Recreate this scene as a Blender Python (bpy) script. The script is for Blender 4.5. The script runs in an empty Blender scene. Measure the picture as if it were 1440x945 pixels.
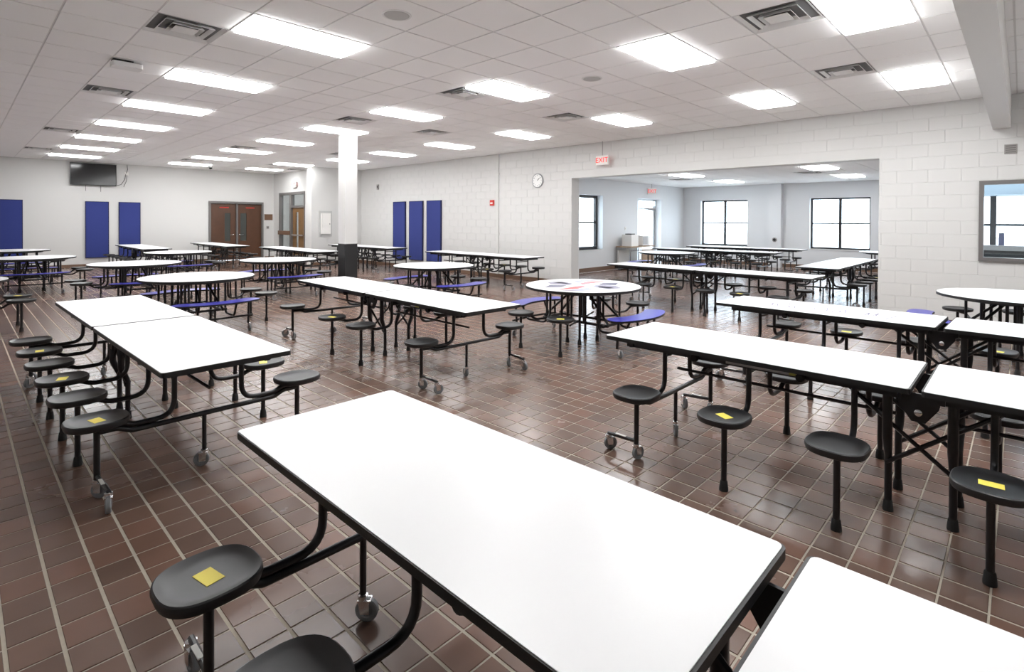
import bpy, math, random
from mathutils import Matrix, Vector
R_ = math.radians
random.seed(7)
scene = bpy.context.scene
COL = scene.collection

# ------------------------------------------------------------------ camera, world, exposure
CAM_Z = 1.60
HC = 3.481                 # main ceiling height
F_PX, CY, PITCH, ROLL, YAW = 750.2115, 317.6174, -0.0095, 0.0048, 0.7630
_F = Vector((math.cos(YAW), math.sin(YAW), 0)); _R = Vector((math.sin(YAW), -math.cos(YAW), 0)); _U = Vector((0, 0, 1))
_F2 = _F*math.cos(PITCH) + _U*math.sin(PITCH); _U2 = _U*math.cos(PITCH) - _F*math.sin(PITCH)
_R3 = _R*math.cos(ROLL) + _U2*math.sin(ROLL); _U3 = _U2*math.cos(ROLL) - _R*math.sin(ROLL)
cam_d = bpy.data.cameras.new('camera'); cam = bpy.data.objects.new('camera', cam_d); COL.objects.link(cam)
cam_d.sensor_fit = 'HORIZONTAL'; cam_d.sensor_width = 36.0
cam_d.lens = F_PX*36.0/1440.0
cam_d.shift_y = -(472.5 - CY)/1440.0
cam_d.clip_start = 0.05; cam_d.clip_end = 200
M4 = Matrix.Identity(4)
for r in range(3):
    M4[r][0] = _R3[r]; M4[r][1] = _U3[r]; M4[r][2] = -_F2[r]
M4[2][3] = CAM_Z
cam.matrix_world = M4
scene.camera = cam

LAMP = 22.5                # radiance of the ceiling light panels
SKY = 10.0
world = bpy.data.worlds.new('world'); scene.world = world; world.use_nodes = True
bg = world.node_tree.nodes['Background']
bg.inputs[0].default_value = (0.80, 0.90, 1.0, 1); bg.inputs[1].default_value = SKY
scene.view_settings.view_transform = 'Standard'; scene.view_settings.look = 'None'
scene.view_settings.exposure = 0.0; scene.view_settings.gamma = 1.0
scene.view_settings.use_curve_mapping = False

# ------------------------------------------------------------------ materials
def mat(name, col, rough=.5, metal=0., spec=.5, emis=None, estr=0., noise=None, bump=None, coat=0.):
    m = bpy.data.materials.new(name); m.use_nodes = True
    nt = m.node_tree; b = nt.nodes['Principled BSDF']
    b.inputs['Base Color'].default_value = (*col, 1); b.inputs['Roughness'].default_value = rough
    b.inputs['Metallic'].default_value = metal; b.inputs['Specular IOR Level'].default_value = spec
    if coat: b.inputs['Coat Weight'].default_value = coat
    if emis:
        b.inputs['Emission Color'].default_value = (*emis, 1); b.inputs['Emission Strength'].default_value = estr
    if noise:
        sc, amt = noise
        tc = nt.nodes.new('ShaderNodeTexCoord'); n = nt.nodes.new('ShaderNodeTexNoise'); n.inputs['Scale'].default_value = sc
        n.inputs['Detail'].default_value = 4
        nt.links.new(tc.outputs['Object'], n.inputs['Vector'])
        mx = nt.nodes.new('ShaderNodeMix'); mx.data_type = 'RGBA'
        mx.inputs['A'].default_value = (*[c*(1-amt) for c in col], 1); mx.inputs['B'].default_value = (*[min(1, c*(1+amt)) for c in col], 1)
        nt.links.new(n.outputs['Fac'], mx.inputs['Factor']); nt.links.new(mx.outputs['Result'], b.inputs['Base Color'])
    if bump:
        sc, st, ds = bump
        tc = nt.nodes.new('ShaderNodeTexCoord'); n = nt.nodes.new('ShaderNodeTexNoise'); n.inputs['Scale'].default_value = sc
        n.inputs['Detail'].default_value = 3
        nt.links.new(tc.outputs['Object'], n.inputs['Vector'])
        bp = nt.nodes.new('ShaderNodeBump'); bp.inputs['Strength'].default_value = st; bp.inputs['Distance'].default_value = ds
        nt.links.new(n.outputs['Fac'], bp.inputs['Height']); nt.links.new(bp.outputs['Normal'], b.inputs['Normal'])
    return m

def tile_material():
    m = bpy.data.materials.new('quarry_tile'); m.use_nodes = True; nt = m.node_tree; b = nt.nodes['Principled BSDF']
    geo = nt.nodes.new('ShaderNodeNewGeometry'); oi = nt.nodes.new('ShaderNodeObjectInfo')
    ad = nt.nodes.new('ShaderNodeMath'); ad.operation = 'ADD'
    fr = nt.nodes.new('ShaderNodeMath'); fr.operation = 'FRACT'
    nt.links.new(geo.outputs['Random Per Island'], ad.inputs[0]); nt.links.new(oi.outputs['Random'], ad.inputs[1]); nt.links.new(ad.outputs[0], fr.inputs[0])
    ramp = nt.nodes.new('ShaderNodeValToRGB'); el = ramp.color_ramp.elements
    el[0].position = 0; el[0].color = (0.150, 0.092, 0.070, 1); el[1].position = 1; el[1].color = (0.230, 0.125, 0.092, 1)
    e = el.new(.5); e.color = (0.190, 0.116, 0.088, 1); e = el.new(.8); e.color = (0.195, 0.108, 0.078, 1)
    nt.links.new(fr.outputs[0], ramp.inputs[0])
    n = nt.nodes.new('ShaderNodeTexNoise'); n.inputs['Scale'].default_value = 3.0; n.inputs['Detail'].default_value = 6
    nt.links.new(geo.outputs['Position'], n.inputs['Vector'])
    mx = nt.nodes.new('ShaderNodeMix'); mx.data_type = 'RGBA'; mx.blend_type = 'MULTIPLY'; mx.inputs['Factor'].default_value = .35
    nt.links.new(ramp.outputs[0], mx.inputs['A']); nt.links.new(n.outputs['Fac'], mx.inputs['B'])
    ns = nt.nodes.new('ShaderNodeTexNoise'); ns.inputs['Scale'].default_value = 5.5; ns.inputs['Detail'].default_value = 5; ns.inputs['Roughness'].default_value = .62
    nt.links.new(geo.outputs['Position'], ns.inputs['Vector'])
    rs_ = nt.nodes.new('ShaderNodeMapRange'); rs_.inputs['From Min'].default_value = .70; rs_.inputs['From Max'].default_value = .735
    nt.links.new(ns.outputs['Fac'], rs_.inputs['Value'])
    m2 = nt.nodes.new('ShaderNodeMix'); m2.data_type = 'RGBA'; m2.inputs['B'].default_value = (.035, .018, .012, 1)
    nt.links.new(rs_.outputs[0], m2.inputs['Factor']); nt.links.new(mx.outputs['Result'], m2.inputs['A'])
    nt.links.new(m2.outputs['Result'], b.inputs['Base Color'])
    mr = nt.nodes.new('ShaderNodeMapRange'); mr.inputs['To Min'].default_value = .17; mr.inputs['To Max'].default_value = .34
    n2 = nt.nodes.new('ShaderNodeTexNoise'); n2.inputs['Scale'].default_value = 1.4; n2.inputs['Detail'].default_value = 5
    nt.links.new(geo.outputs['Position'], n2.inputs['Vector'])
    nt.links.new(n2.outputs['Fac'], mr.inputs['Value']); nt.links.new(mr.outputs[0], b.inputs['Roughness'])
    b.inputs['Specular IOR Level'].default_value = .5
    n3 = nt.nodes.new('ShaderNodeTexNoise'); n3.inputs['Scale'].default_value = 14; n3.inputs['Detail'].default_value = 3
    nt.links.new(geo.outputs['Position'], n3.inputs['Vector'])
    bp = nt.nodes.new('ShaderNodeBump'); bp.inputs['Strength'].default_value = .12; bp.inputs['Distance'].default_value = .003
    nt.links.new(n3.outputs['Fac'], bp.inputs['Height']); nt.links.new(bp.outputs['Normal'], b.inputs['Normal'])
    return m

def glass_material():
    m = bpy.data.materials.new('window_glass'); m.use_nodes = True; nt = m.node_tree; nt.nodes.clear()
    out = nt.nodes.new('ShaderNodeOutputMaterial'); mx = nt.nodes.new('ShaderNodeMixShader')
    tr = nt.nodes.new('ShaderNodeBsdfTransparent'); gl = nt.nodes.new('ShaderNodeBsdfGlossy'); gl.inputs['Roughness'].default_value = .02
    tr.inputs['Color'].default_value = (.94, .97, .98, 1)
    mx.inputs[0].default_value = .06
    nt.links.new(tr.outputs[0], mx.inputs[1]); nt.links.new(gl.outputs[0], mx.inputs[2]); nt.links.new(mx.outputs[0], out.inputs[0])
    return m

MT = {
 'tile': tile_material(),
 'grout': mat('grout', (.42, .37, .30), .9, noise=(30, .15)),
 'wall': mat('painted_wall', (.665, .66, .645), .55, bump=(60, .15, .002)),
 'annex_wall': mat('annex_wall_paint', (.74, .75, .765), .55, bump=(60, .15, .002)),
 'ceil_tile': mat('ceiling_tile', (.93, .925, .92), .9, bump=(180, .3, .002)),
 'tbar': mat('ceiling_grid_metal', (.74, .73, .72), .6),
 'plenum': mat('ceiling_void', (.35, .34, .33), .9),
 'white_metal': mat('white_metal', (.78, .78, .77), .45),
 'dark_slot': mat('dark_slot', (.03, .03, .03), .8), 'vent_void': mat('vent_void', (.12, .12, .12), .8),
 'lamp': mat('light_panel', (.9, .9, .9), .5, emis=(.985, .995, 1), estr=LAMP),
 'laminate': mat('white_laminate', (.90, .90, .905), .34, noise=(1.3, .015)),
 'edge': mat('black_edge', (.012, .012, .012), .45),
 'black_metal': mat('black_metal', (.010, .010, .012), .32),
 'seat': mat('black_plastic_seat', (.017, .017, .018), .42, bump=(120, .08, .001)),
 'rubber': mat('rubber', (.012, .012, .012), .8),
 'sticker': mat('yellow_sticker', (1.0, .84, .13), .6),
 'chrome': mat('chrome', (.75, .75, .76), .22, metal=1),
 'wheel': mat('grey_wheel', (.20, .21, .22), .5),
 'label': mat('white_label', (.85, .84, .80), .5),
 'label2': mat('warning_label', (.55, .52, .12), .5),
 'blue_bench': mat('blue_bench_laminate', (.055, .055, .42), .28),
 'blue_panel': mat('blue_acoustic_fabric', (.030, .045, .21), .9, bump=(300, .2, .001)),
 'blue_edge': mat('dark_blue_edge', (.008, .012, .07), .8),
 'column_white': mat('column_paint', (.70, .695, .68), .5),
 'column_black': mat('column_base_black', (.013, .013, .014), .5),
 'tv': mat('tv_screen', (.004, .004, .005), .12),
 'tv_frame': mat('tv_bezel', (.008, .008, .008), .3),
 'wood': mat('dark_wood_door', (.085, .036, .018), .4, noise=(5, .25)),
 'wood2': mat('light_wood_door', (.20, .11, .045), .45, noise=(5, .2)),
 'bronze': mat('grey_bronze_frame', (.15, .14, .135), .45),
 'dark_frame': mat('dark_bronze_window_frame', (.030, .028, .030), .45),
 'alu': mat('aluminium', (.55, .56, .58), .35, metal=.8),
 'glass': glass_material(),
 'dark_glass': mat('dark_door_glass', (.05, .055, .05), .1),
 'sign_white': mat('sign_white', (.85, .83, .80), .5),
 'sign_red': mat('sign_red', (.75, .03, .03), .5, emis=(1, .06, .05), estr=.8),
 'red': mat('red_plastic', (.55, .03, .02), .45),
 'grey_plate': mat('grey_plate', (.30, .28, .27), .5),
 'speaker': mat('speaker_grille', (.50, .50, .49), .7),
 'clock_face': mat('clock_face', (.88, .88, .87), .4),
 'black': mat('black_print', (.01, .01, .01), .6),
 'grey_rim': mat('clock_rim', (.35, .36, .37), .4),
 'brown_base': mat('brown_tile_base', (.17, .10, .065), .4),
 'cart_wood': mat('cart_wood', (.38, .27, .18), .6, noise=(6, .15)),
 'plaque': mat('brown_plaque', (.15, .08, .045), .4),
 'print_red': mat('print_red', (.60, .06, .06), .35),
 'print_grey': mat('print_grey', (.28, .27, .36), .35),
 'print_dark': mat('print_dark', (.10, .10, .17), .35),
 'ink': mat('marker_ink', (.16, .15, .26), .4),
 'concrete': mat('pale_concrete', (.55, .55, .54), .9),
 'grey_box': mat('grey_machine', (.45, .45, .46), .5),
 'blue_grey': mat('blue_grey_soffit', (.35, .42, .48), .7),
}

# ------------------------------------------------------------------ mesh building
class MB:
    def __init__(s): s.v = []; s.f = []
    def box(s, x0, x1, y0, y1, z0, z1):
        n = len(s.v)
        s.v += [(x0,y0,z0),(x1,y0,z0),(x1,y1,z0),(x0,y1,z0),(x0,y0,z1),(x1,y0,z1),(x1,y1,z1),(x0,y1,z1)]
        s.f += [tuple(n+i for i in q) for q in ((3,2,1,0),(4,5,6,7),(0,1,5,4),(1,2,6,5),(2,3,7,6),(3,0,4,7))]
        return s
    def prism(s, poly, z0, z1):           # counter-clockwise polygon, extruded in z
        n = len(s.v); k = len(poly)
        s.v += [(x, y, z0) for x, y in poly] + [(x, y, z1) for x, y in poly]
        s.f += [tuple(n+k+i for i in range(k)), tuple(n+k-1-i for i in range(k))]
        s.f += [(n+i, n+(i+1) % k, n+k+(i+1) % k, n+k+i) for i in range(k)]
        return s
    def tube(s, path, r, seg=8, caps=True):
        P = [Vector(p) for p in path]; n0 = len(s.v)
        t = (P[1]-P[0]).normalized()
        ref = Vector((0, 0, 1)) if abs(t.z) < .9 else Vector((1, 0, 0))
        a = t.cross(ref).normalized(); b = a.cross(t).normalized()
        for i, p in enumerate(P):
            if i == 0: tn = (P[1]-P[0]).normalized()
            elif i == len(P)-1: tn = (P[-1]-P[-2]).normalized()
            else: tn = ((P[i+1]-P[i]).normalized() + (P[i]-P[i-1]).normalized()).normalized()
            q = t.rotation_difference(tn); a = q @ a; b = q @ b; t = tn
            rr = r[i] if isinstance(r, (list, tuple)) else r
            for k in range(seg):
                an = 2*math.pi*(k+.5)/seg
                s.v.append(tuple(p + a*(rr*math.cos(an)) + b*(rr*math.sin(an))))
        for i in range(len(P)-1):
            for k in range(seg):
                s.f.append((n0+i*seg+k, n0+i*seg+(k+1) % seg, n0+(i+1)*seg+(k+1) % seg, n0+(i+1)*seg+k))
        if caps:
            s.f.append(tuple(n0+seg-1-k for k in range(seg))); s.f.append(tuple(n0+(len(P)-1)*seg+k for k in range(seg)))
        return s
    def lathe(s, prof, c=(0,0,0), seg=24, sx=1., sy=1., n=2., axis='z', caps=True):   # prof: (radius, height); superellipse exponent n
        n0 = len(s.v); rows = []
        for r, h in prof:
            row = []
            if r < 1e-6:
                row = [len(s.v)]*seg; s.v.append((0, 0, h))
            else:
                for k in range(seg):
                    an = 2*math.pi*k/seg; ca, sa = math.cos(an), math.sin(an)
                    x = sx*r*math.copysign(abs(ca)**(2/n), ca); y = sy*r*math.copysign(abs(sa)**(2/n), sa)
                    row.append(len(s.v)); s.v.append((x, y, h))
            rows.append(row)
        for i in range(len(rows)-1):
            A, B = rows[i], rows[i+1]
            for k in range(seg):
                q = [A[k], A[(k+1) % seg], B[(k+1) % seg], B[k]]
                u = []
                for w in q:
                    if w not in u: u.append(w)
                if len(u) > 2: s.f.append(tuple(u))
        if caps and rows[0][0] != rows[0][1]: s.f.append(tuple(reversed(rows[0])))
        if caps and rows[-1][0] != rows[-1][1]: s.f.append(tuple(rows[-1]))
        for i in range(n0, len(s.v)):
            x, y, z = s.v[i]
            if axis == 'x': x, y, z = z, x, y
            elif axis == 'y': x, y, z = x, -z, y
            s.v[i] = (x+c[0], y+c[1], z+c[2])
        return s
    def mesh(s, name, material, smooth=False):
        me = bpy.data.meshes.new(name); me.from_pydata(s.v, [], s.f); me.update()
        me.materials.append(material)
        if smooth:
            me.polygons.foreach_set('use_smooth', [True]*len(me.polygons))
            try: me.set_sharp_from_angle(angle=R_(40))
            except Exception: pass
        return me

def fillet(pts, rad, n=5):
    P = [Vector(p) for p in pts]; out = [P[0]]
    for i in range(1, len(P)-1):
        a, b, c = P[i-1], P[i], P[i+1]
        d1 = (a-b).normalized(); d2 = (c-b).normalized()
        ang = d1.angle(d2)
        if abs(math.pi-ang) < .02: out.append(b); continue
        t = min(rad/math.tan(ang/2), (a-b).length*.48, (c-b).length*.48)
        p1 = b+d1*t; p2 = b+d2*t
        for k in range(n+1):
            u = k/n; out.append((p1*(1-u)**2 + b*2*u*(1-u) + p2*u*u))
    out.append(P[-1]); return [tuple(p) for p in out]

def rrect(x0, x1, y0, y1, r, n=4):
    pts = []
    for cx, cy, a0 in ((x1-r, y0+r, -90), (x1-r, y1-r, 0), (x0+r, y1-r, 90), (x0+r, y0+r, 180)):
        for k in range(n+1):
            a = R_(a0+90*k/n); pts.append((cx+r*math.cos(a), cy+r*math.sin(a)))
    return pts

def link(name, me, parent=None, loc=None, rot=None):
    o = bpy.data.objects.new(name, me); COL.objects.link(o)
    if parent is not None: o.parent = parent
    if loc is not None: o.location = loc
    if rot is not None: o.rotation_euler = rot
    return o
def tag(o, label=None, cat=None, group=None, kind=None):
    if label: o['label'] = label
    if cat: o['category'] = cat
    if group: o['group'] = group
    if kind: o['kind'] = kind
    return o
def thing(name, label, cat, loc=(0,0,0), rz=0, group=None):
    return tag(link(name, None, None, loc, (0, 0, rz)), label, cat, group)
def struct(name, mb, m, label=None, parent=None, smooth=False):
    o = link(name, mb.mesh(name, MT[m], smooth), parent)
    o['kind'] = 'structure'
    if label: o['label'] = label
    return o
def part(name, mb, m, parent, loc=None, rot=None, smooth=False):
    return link(name, mb.mesh(name, MT[m], smooth), parent, loc, rot)
def text_mesh(txt, size, material, depth=.002):
    cu = bpy.data.curves.new('lettering', 'FONT'); cu.body = txt; cu.size = size; cu.extrude = depth
    cu.align_x = 'CENTER'; cu.align_y = 'CENTER'
    o = bpy.data.objects.new('lettering_tmp', cu); COL.objects.link(o)
    bpy.context.view_layer.update()
    me = bpy.data.meshes.new_from_object(o.evaluated_get(bpy.context.evaluated_depsgraph_get()))
    bpy.data.objects.remove(o); me.materials.clear(); me.materials.append(material); return me

# ------------------------------------------------------------------ room dimensions
XR = 10.65; WT = .30            # right wall face and thickness
YB = 22.4                       # back wall
XL, YF = -2.6, -4.2             # walls outside the picture
AX, AY = 20.2, 9.8              # annex far wall and left wall
AY0 = .9; HA = 2.95             # annex right wall, annex ceiling
OP0, OP1, OPZ = 1.73, 8.13, 2.67   # wide opening to the annex
VP_eye = Vector((0, 0, CAM_Z))

def in_view(p, margin=40):
    d = Vector(p) - VP_eye; w = d.dot(_F2)
    if w < .2: return None
    u = 720 + F_PX*d.dot(_R3)/w; v = CY - F_PX*d.dot(_U3)/w
    if -margin < u < 1440+margin and -margin < v < 945+margin: return w
    return None

# ------------------------------------------------------------------ floor of quarry tiles
PX, PY = .1555, .1644; FX0, FY0 = .279, 3.206
GX, GY = .012, .007            # wide and narrow joints
floor = struct('floor', MB().box(XL, XR+.02, YF, YB, -.10, -.003).box(XR+.02, AX, AY0, AY, -.10, -.003).box(9.15, 12, 18.5, YB, -.10, -.0032), 'grout', 'brown quarry tile floor with pale grout joints')
def tile_mb(mb, x0, x1, y0, y1):
    b = .0025; n = len(mb.v)
    mb.v += [(x0,y0,-.004),(x1,y0,-.004),(x1,y1,-.004),(x0,y1,-.004),(x0+b,y0+b,0),(x1-b,y0+b,0),(x1-b,y1-b,0),(x0+b,y1-b,0)]
    mb.f += [tuple(n+i for i in q) for q in ((4,5,6,7),(0,1,5,4),(1,2,6,5),(2,3,7,6),(3,0,4,7))]
cells = []
for i in range(int((XL-FX0)/PX)-1, int((AX-FX0)/PX)+1):
    for j in range(int((YF-FY0)/PY)-1, int((YB-FY0)/PY)+1):
        x0 = FX0+i*PX+GX/2; x1 = FX0+(i+1)*PX-GX/2; y0 = FY0+j*PY+GY/2; y1 = FY0+(j+1)*PY-GY/2
        xm, ym = (x0+x1)/2, (y0+y1)/2
        main = XL < xm < XR and YF < ym < YB
        annex = XR <= xm < AX and AY0 < ym < AY and (xm > XR+WT or OP0 < ym < OP1)
        if main or annex: cells.append((x0, x1, y0, y1, xm, ym))
def key(c):
    w = in_view((c[4], c[5], 0), -8); return w if w is not None else 1e6
cells.sort(key=key)
tmb = MB(); tile_mb(tmb, -(PX-GX)/2, (PX-GX)/2, -(PY-GY)/2, (PY-GY)/2); tme = tmb.mesh('tile', MT['tile'])
for c in cells[:300]: link('tile', tme, floor, (c[4], c[5], 0))
rest = MB()
for c in cells[300:]: tile_mb(rest, c[0], c[1], c[2], c[3])
o = part('tile_field', rest, 'tile', floor); o['kind'] = 'stuff'

# ------------------------------------------------------------------ ceiling, light panels and diffusers
XG0, YG0, TX, TY = 3.72, 3.2, .61, .626
ceiling = struct('ceiling', MB().box(XL, XR, YF, YB, HC+.03, HC+.16).box(XR, 12, 18.5, YB, HC+.03, HC+.16), 'plenum', 'suspended ceiling of white square tiles')
LIGHTS = [(-3, n) for n in (4, 8, 12, 16, 20, 24, 28)] + [(2, n) for n in (-3, 0, 4, 8, 12, 16, 20, 24, 28)] + [(7, n) for n in (-3, 0, 4, 8, 12, 16, 20)] + [(6, 24), (6, 28)] + [(-3, 0), (-3, -5), (2, -8), (7, -8)]  # last four panels are out of view, added to light the room evenly
VENTS = [(1.49,6.1),(1.61,9.79),(1.62,14.92),(1.63,19.24),(5.13,5.91),(7.37,9.33),(7.52,5.88),(5.23,1.67),(7.8,1.78),(4.97,9.45),(5.11,14.51),(5.11,18.98),(7.38,14.45),(7.4,18.78),(8.62,19.99)]
VC = [(math.floor((x-XG0)/TX), math.floor((y-YG0)/TY)) for x, y in VENTS]
taken = set(VC)
for i, n in LIGHTS: taken |= {(i, n-1), (i+1, n-1)}
BEAM = (.13, .33, 2.99)
tiles = []
for i in range(math.floor((XL-XG0)/TX), math.floor((XR-XG0)/TX)+1):
    for j in range(math.floor((YF-YG0)/TY), math.floor((YB-YG0)/TY)+1):
        x0, x1 = max(XL, XG0+i*TX), min(XR, XG0+(i+1)*TX); y0, y1 = max(YF, YG0+j*TY), min(YB, YG0+(j+1)*TY)
        if x1-x0 < .05 or y1-y0 < .05 or (i, j) in taken: continue
        tiles.append((x0, x1, y0, y1, (x0+x1)/2, (y0+y1)/2))
tiles.sort(key=lambda c: in_view((c[4], c[5], HC), 0) or 1e6)
g = .008
full = MB().box(-TX/2+g, TX/2-g, -TY/2+g, TY/2-g, 0, .02).mesh('tile', MT['ceil_tile'])
rest = MB(); nind = 0
for c in tiles:
    if nind < 300 and abs(c[1]-c[0]-TX) < 1e-4 and abs(c[3]-c[2]-TY) < 1e-4:
        link('tile', full, ceiling, (c[4], c[5], HC)); nind += 1
    else: rest.box(c[0]+g, c[1]-g, c[2]+g, c[3]-g, HC, HC+.02)
o = part('tile_field', rest, 'ceil_tile', ceiling); o['kind'] = 'stuff'
grid = MB()
for i in range(math.floor((XL-XG0)/TX)+1, math.floor((XR-XG0)/TX)+1):
    x = XG0+i*TX; grid.box(x-.007, x+.007, YF, YB, HC+.006, HC+.03)
for j in range(math.floor((YF-YG0)/TY)+1, math.floor((YB-YG0)/TY)+1):
    y = YG0+j*TY; grid.box(XL, XR, y-.007, y+.007, HC+.006, HC+.03)
part('ceiling_grid', grid, 'tbar', ceiling)

fr = MB()
LX, LY = 2*TX, TY
for a in ((-LX/2+.008, -LX/2+.035, -LY/2+.008, LY/2-.008), (LX/2-.035, LX/2-.008, -LY/2+.008, LY/2-.008), (-LX/2+.035, LX/2-.035, -LY/2+.008, -LY/2+.035), (-LX/2+.035, LX/2-.035, LY/2-.035, LY/2-.008)):
    fr.box(*a, -.006, .05)
fr_me = fr.mesh('frame', MT['white_metal'])
ln_me = MB().box(-LX/2+.035, LX/2-.035, -LY/2+.035, LY/2-.035, -.026, .012).mesh('light_lens', MT['lamp'])
def troffer(x, y, z, label, group=None):
    t = thing('ceiling_light', label, 'ceiling light', (x, y, z), 0, group)
    link('frame', fr_me, t); link('light_lens', ln_me, t); return t
ROWN = {-3: 'row on the television side', 2: 'row over the column', 7: 'row along the clock wall', 6: 'row along the clock wall'}
ORD = ['first', 'second', 'third', 'fourth', 'fifth', 'sixth', 'seventh', 'eighth', 'ninth', 'tenth', 'eleventh', 'twelfth']
cnt = {}
for i, n in sorted(LIGHTS, key=lambda q: -q[1]):
    k = 7 if i == 6 else i; cnt[k] = cnt.get(k, 0)+1
    troffer(XG0+(i+1)*TX, YG0+(n-.5)*TY, HC, 'ceiling light panel, %s from the back wall in the %s' % (ORD[cnt[k]-1], ROWN[i]), 'ceiling light panels')
def diffuser(x, y, z, label, s=.30):
    t = thing('air_diffuser', label, 'air vent', (x, y, z), 0, 'ceiling air diffusers')
    part('backing', MB().box(-s, s, -s, s, .022, .027), 'vent_void', t)
    for k, (a, b, zz) in enumerate(((s, s-.045, 0), (s-.085, s-.12, -.006), (s-.16, s-.185, -.012))):
        m = MB(); n0 = 0
        for q in range(4):
            c, sn = (1, 0, -1, 0)[q], (0, 1, 0, -1)[q]
            def rt(x_, y_): return (x_*c - y_*sn, x_*sn + y_*c)
            p = [rt(-a, -a), rt(a, -a), rt(b, -b), rt(-b, -b)]
            n0 = len(m.v)
            m.v += [(*p[0], zz), (*p[1], zz), (*p[2], zz+.035), (*p[3], zz+.035), (*p[0], zz+.004), (*p[1], zz+.004), (*p[2], zz+.039), (*p[3], zz+.039)]
            m.f += [tuple(n0+w for w in f) for f in ((3,2,1,0),(4,5,6,7),(0,1,5,4),(2,3,7,6),(1,2,6,5),(3,0,4,7))]
        part('vane', m, 'white_metal', t)
    part('centre_plate', MB().box(-s+.20, s-.20, -s+.20, s-.20, -.014, -.008), 'white_metal', t)
    return t
VL = ['nearest the camera on the left', 'beyond the white box in the left row', 'in the left row near its fifth light', 'at the far end of the left row', 'between two lights left of the ceiling centre',
      'beyond a light near the clock wall', 'in the middle of the clock wall side', 'beside the big light at the top right', 'in front of the smaller right hand light', 'above the white column', 'in the middle row far beyond the column',
      'at the far end of the middle row', 'behind the column towards the corner', 'near the far corner by the exit', 'at the doorway recess by the exit']
for (i, j), l in zip(VC, VL): diffuser(XG0+(i+.5)*TX, YG0+(j+.5)*TY, HC, 'square white air diffuser in the ceiling %s' % l)
for (x, y), l in (((2.81, 4.16), 'large round ceiling speaker grille at the top of the picture'), ((5.82, 4.12), 'small round ceiling speaker grille near the right hand lights')):
    t = thing('ceiling_speaker', l, 'speaker', (x, y, HC), 0, 'round ceiling speakers')
    part('grille', MB().lathe([(.115, -.004), (.11, -.009), (0, -.012)], seg=28), 'speaker', t, smooth=True)
    part('rim', MB().lathe([(.135, -.001), (.13, -.008), (.115, -.007), (.115, -.001)], seg=28), 'white_metal', t, smooth=True)
t = thing('wireless_access_point', 'white box shaped unit hanging under the ceiling at upper left', 'access point', (1.43, 7.75, HC), R_(0))
part('body', MB().prism(rrect(-.15, .15, -.10, .10, .03), -.085, -.03), 'white_metal', t)
part('bracket', MB().box(-.14, .06, -.06, .06, -.03, -.001), 'dark_slot', t)
t = thing('dome_camera', 'small black dome camera on the ceiling above the double doors', 'camera', (6.35, 21.0, HC), 0)
part('mount', MB().lathe([(.07, -.001), (.07, -.03), (0, -.03)], seg=16), 'white_metal', t, smooth=True)
part('dome', MB().lathe([(.055, -.03), (.05, -.065), (.03, -.085), (0, -.09)], seg=16), 'tv', t, smooth=True)

struct('trim_1', MB().box(XL, XR, BEAM[0], BEAM[1], BEAM[2], HC+.02), 'wall', 'boxed beam crossing below the ceiling at upper right')

# ------------------------------------------------------------------ walls
def yz_wall(x0, x1, y0, y1, z1, holes):    # boxes of a wall in the plane x, with rectangular holes (y0,y1,z0,z1) that do not overlap in y
    m = MB(); cur = y0
    for h in sorted(holes):
        if h[0] > cur: m.box(x0, x1, cur, h[0], 0, z1)
        if h[2] > 0: m.box(x0, x1, h[0], h[1], 0, h[2])
        if h[3] < z1: m.box(x0, x1, h[0], h[1], h[3], z1)
        cur = h[1]
    if cur < y1: m.box(x0, x1, cur, y1, 0, z1)
    return m
def xz_wall(y0, y1, x0, x1, z1, holes):
    m = yz_wall(y0, y1, x0, x1, z1, holes)
    m.v = [(b, a, c) for a, b, c in m.v]; m.f = [tuple(reversed(f)) for f in m.f]; return m
WIN = (-.80, .47, 1.03, 2.23)
HT = HC+.10
wr = struct('wall_right', yz_wall(XR+.0045, XR+WT, YF, 18.1, HT, [WIN, (OP0, OP1, 0, OPZ)]), 'wall', 'cream painted block wall with the clock and the wide opening')
# painted blocks
BLK, CRS, JN = .4064, .2032, .006
blocks = []
for k in range(18):
    z0, z1 = k*CRS, min(HC, (k+1)*CRS)
    if z1-z0 < .03: continue
    y = YF + (0 if k % 2 else BLK/2) - BLK
    while y < 18.1:
        segs = [(max(YF, y), min(18.1, y+BLK))]
        for (h0, h1, hz0, hz1) in (WIN, (OP0, OP1, -1, OPZ)):
            if z1 <= hz0+.01 or z0 >= hz1-.01: continue
            ns = []
            for a, b in segs:
                if b <= h0 or a >= h1: ns.append((a, b)); continue
                if a < h0: ns.append((a, h0))
                if b > h1: ns.append((h1, b))
            segs = ns
        zz0, zz1 = z0, z1
        for a, b in segs:
            if b-a < .03: continue
            q0, q1 = zz0, zz1
            if OP0 < (a+b)/2 < OP1: q0 = max(q0, OPZ)
            if WIN[0] < (a+b)/2 < WIN[1]:
                if q0 < WIN[2] < q1: q1 = WIN[2]
                elif q0 < WIN[3] < q1: q0 = WIN[3]
            if q1-q0 > .03: blocks.append((a, b, q0, q1))
        y += BLK
blocks.sort(key=lambda b: in_view((XR, (b[0]+b[1])/2, (b[2]+b[3])/2), 0) or 1e6)
def blk(mb, a, b, z0, z1, x=XR):
    e = .003; j = JN/2; n = len(mb.v)
    mb.v += [(x+.005, a+j, z0+j), (x+.005, b-j, z0+j), (x+.005, b-j, z1-j), (x+.005, a+j, z1-j), (x, a+j+e, z0+j+e), (x, b-j-e, z0+j+e), (x, b-j-e, z1-j-e), (x, a+j+e, z1-j-e)]
    mb.f += [tuple(n+i for i in q) for q in ((7,6,5,4),(4,5,1,0),(5,6,2,1),(6,7,3,2),(7,4,0,3))]
cache = {}; rest = MB()
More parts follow.
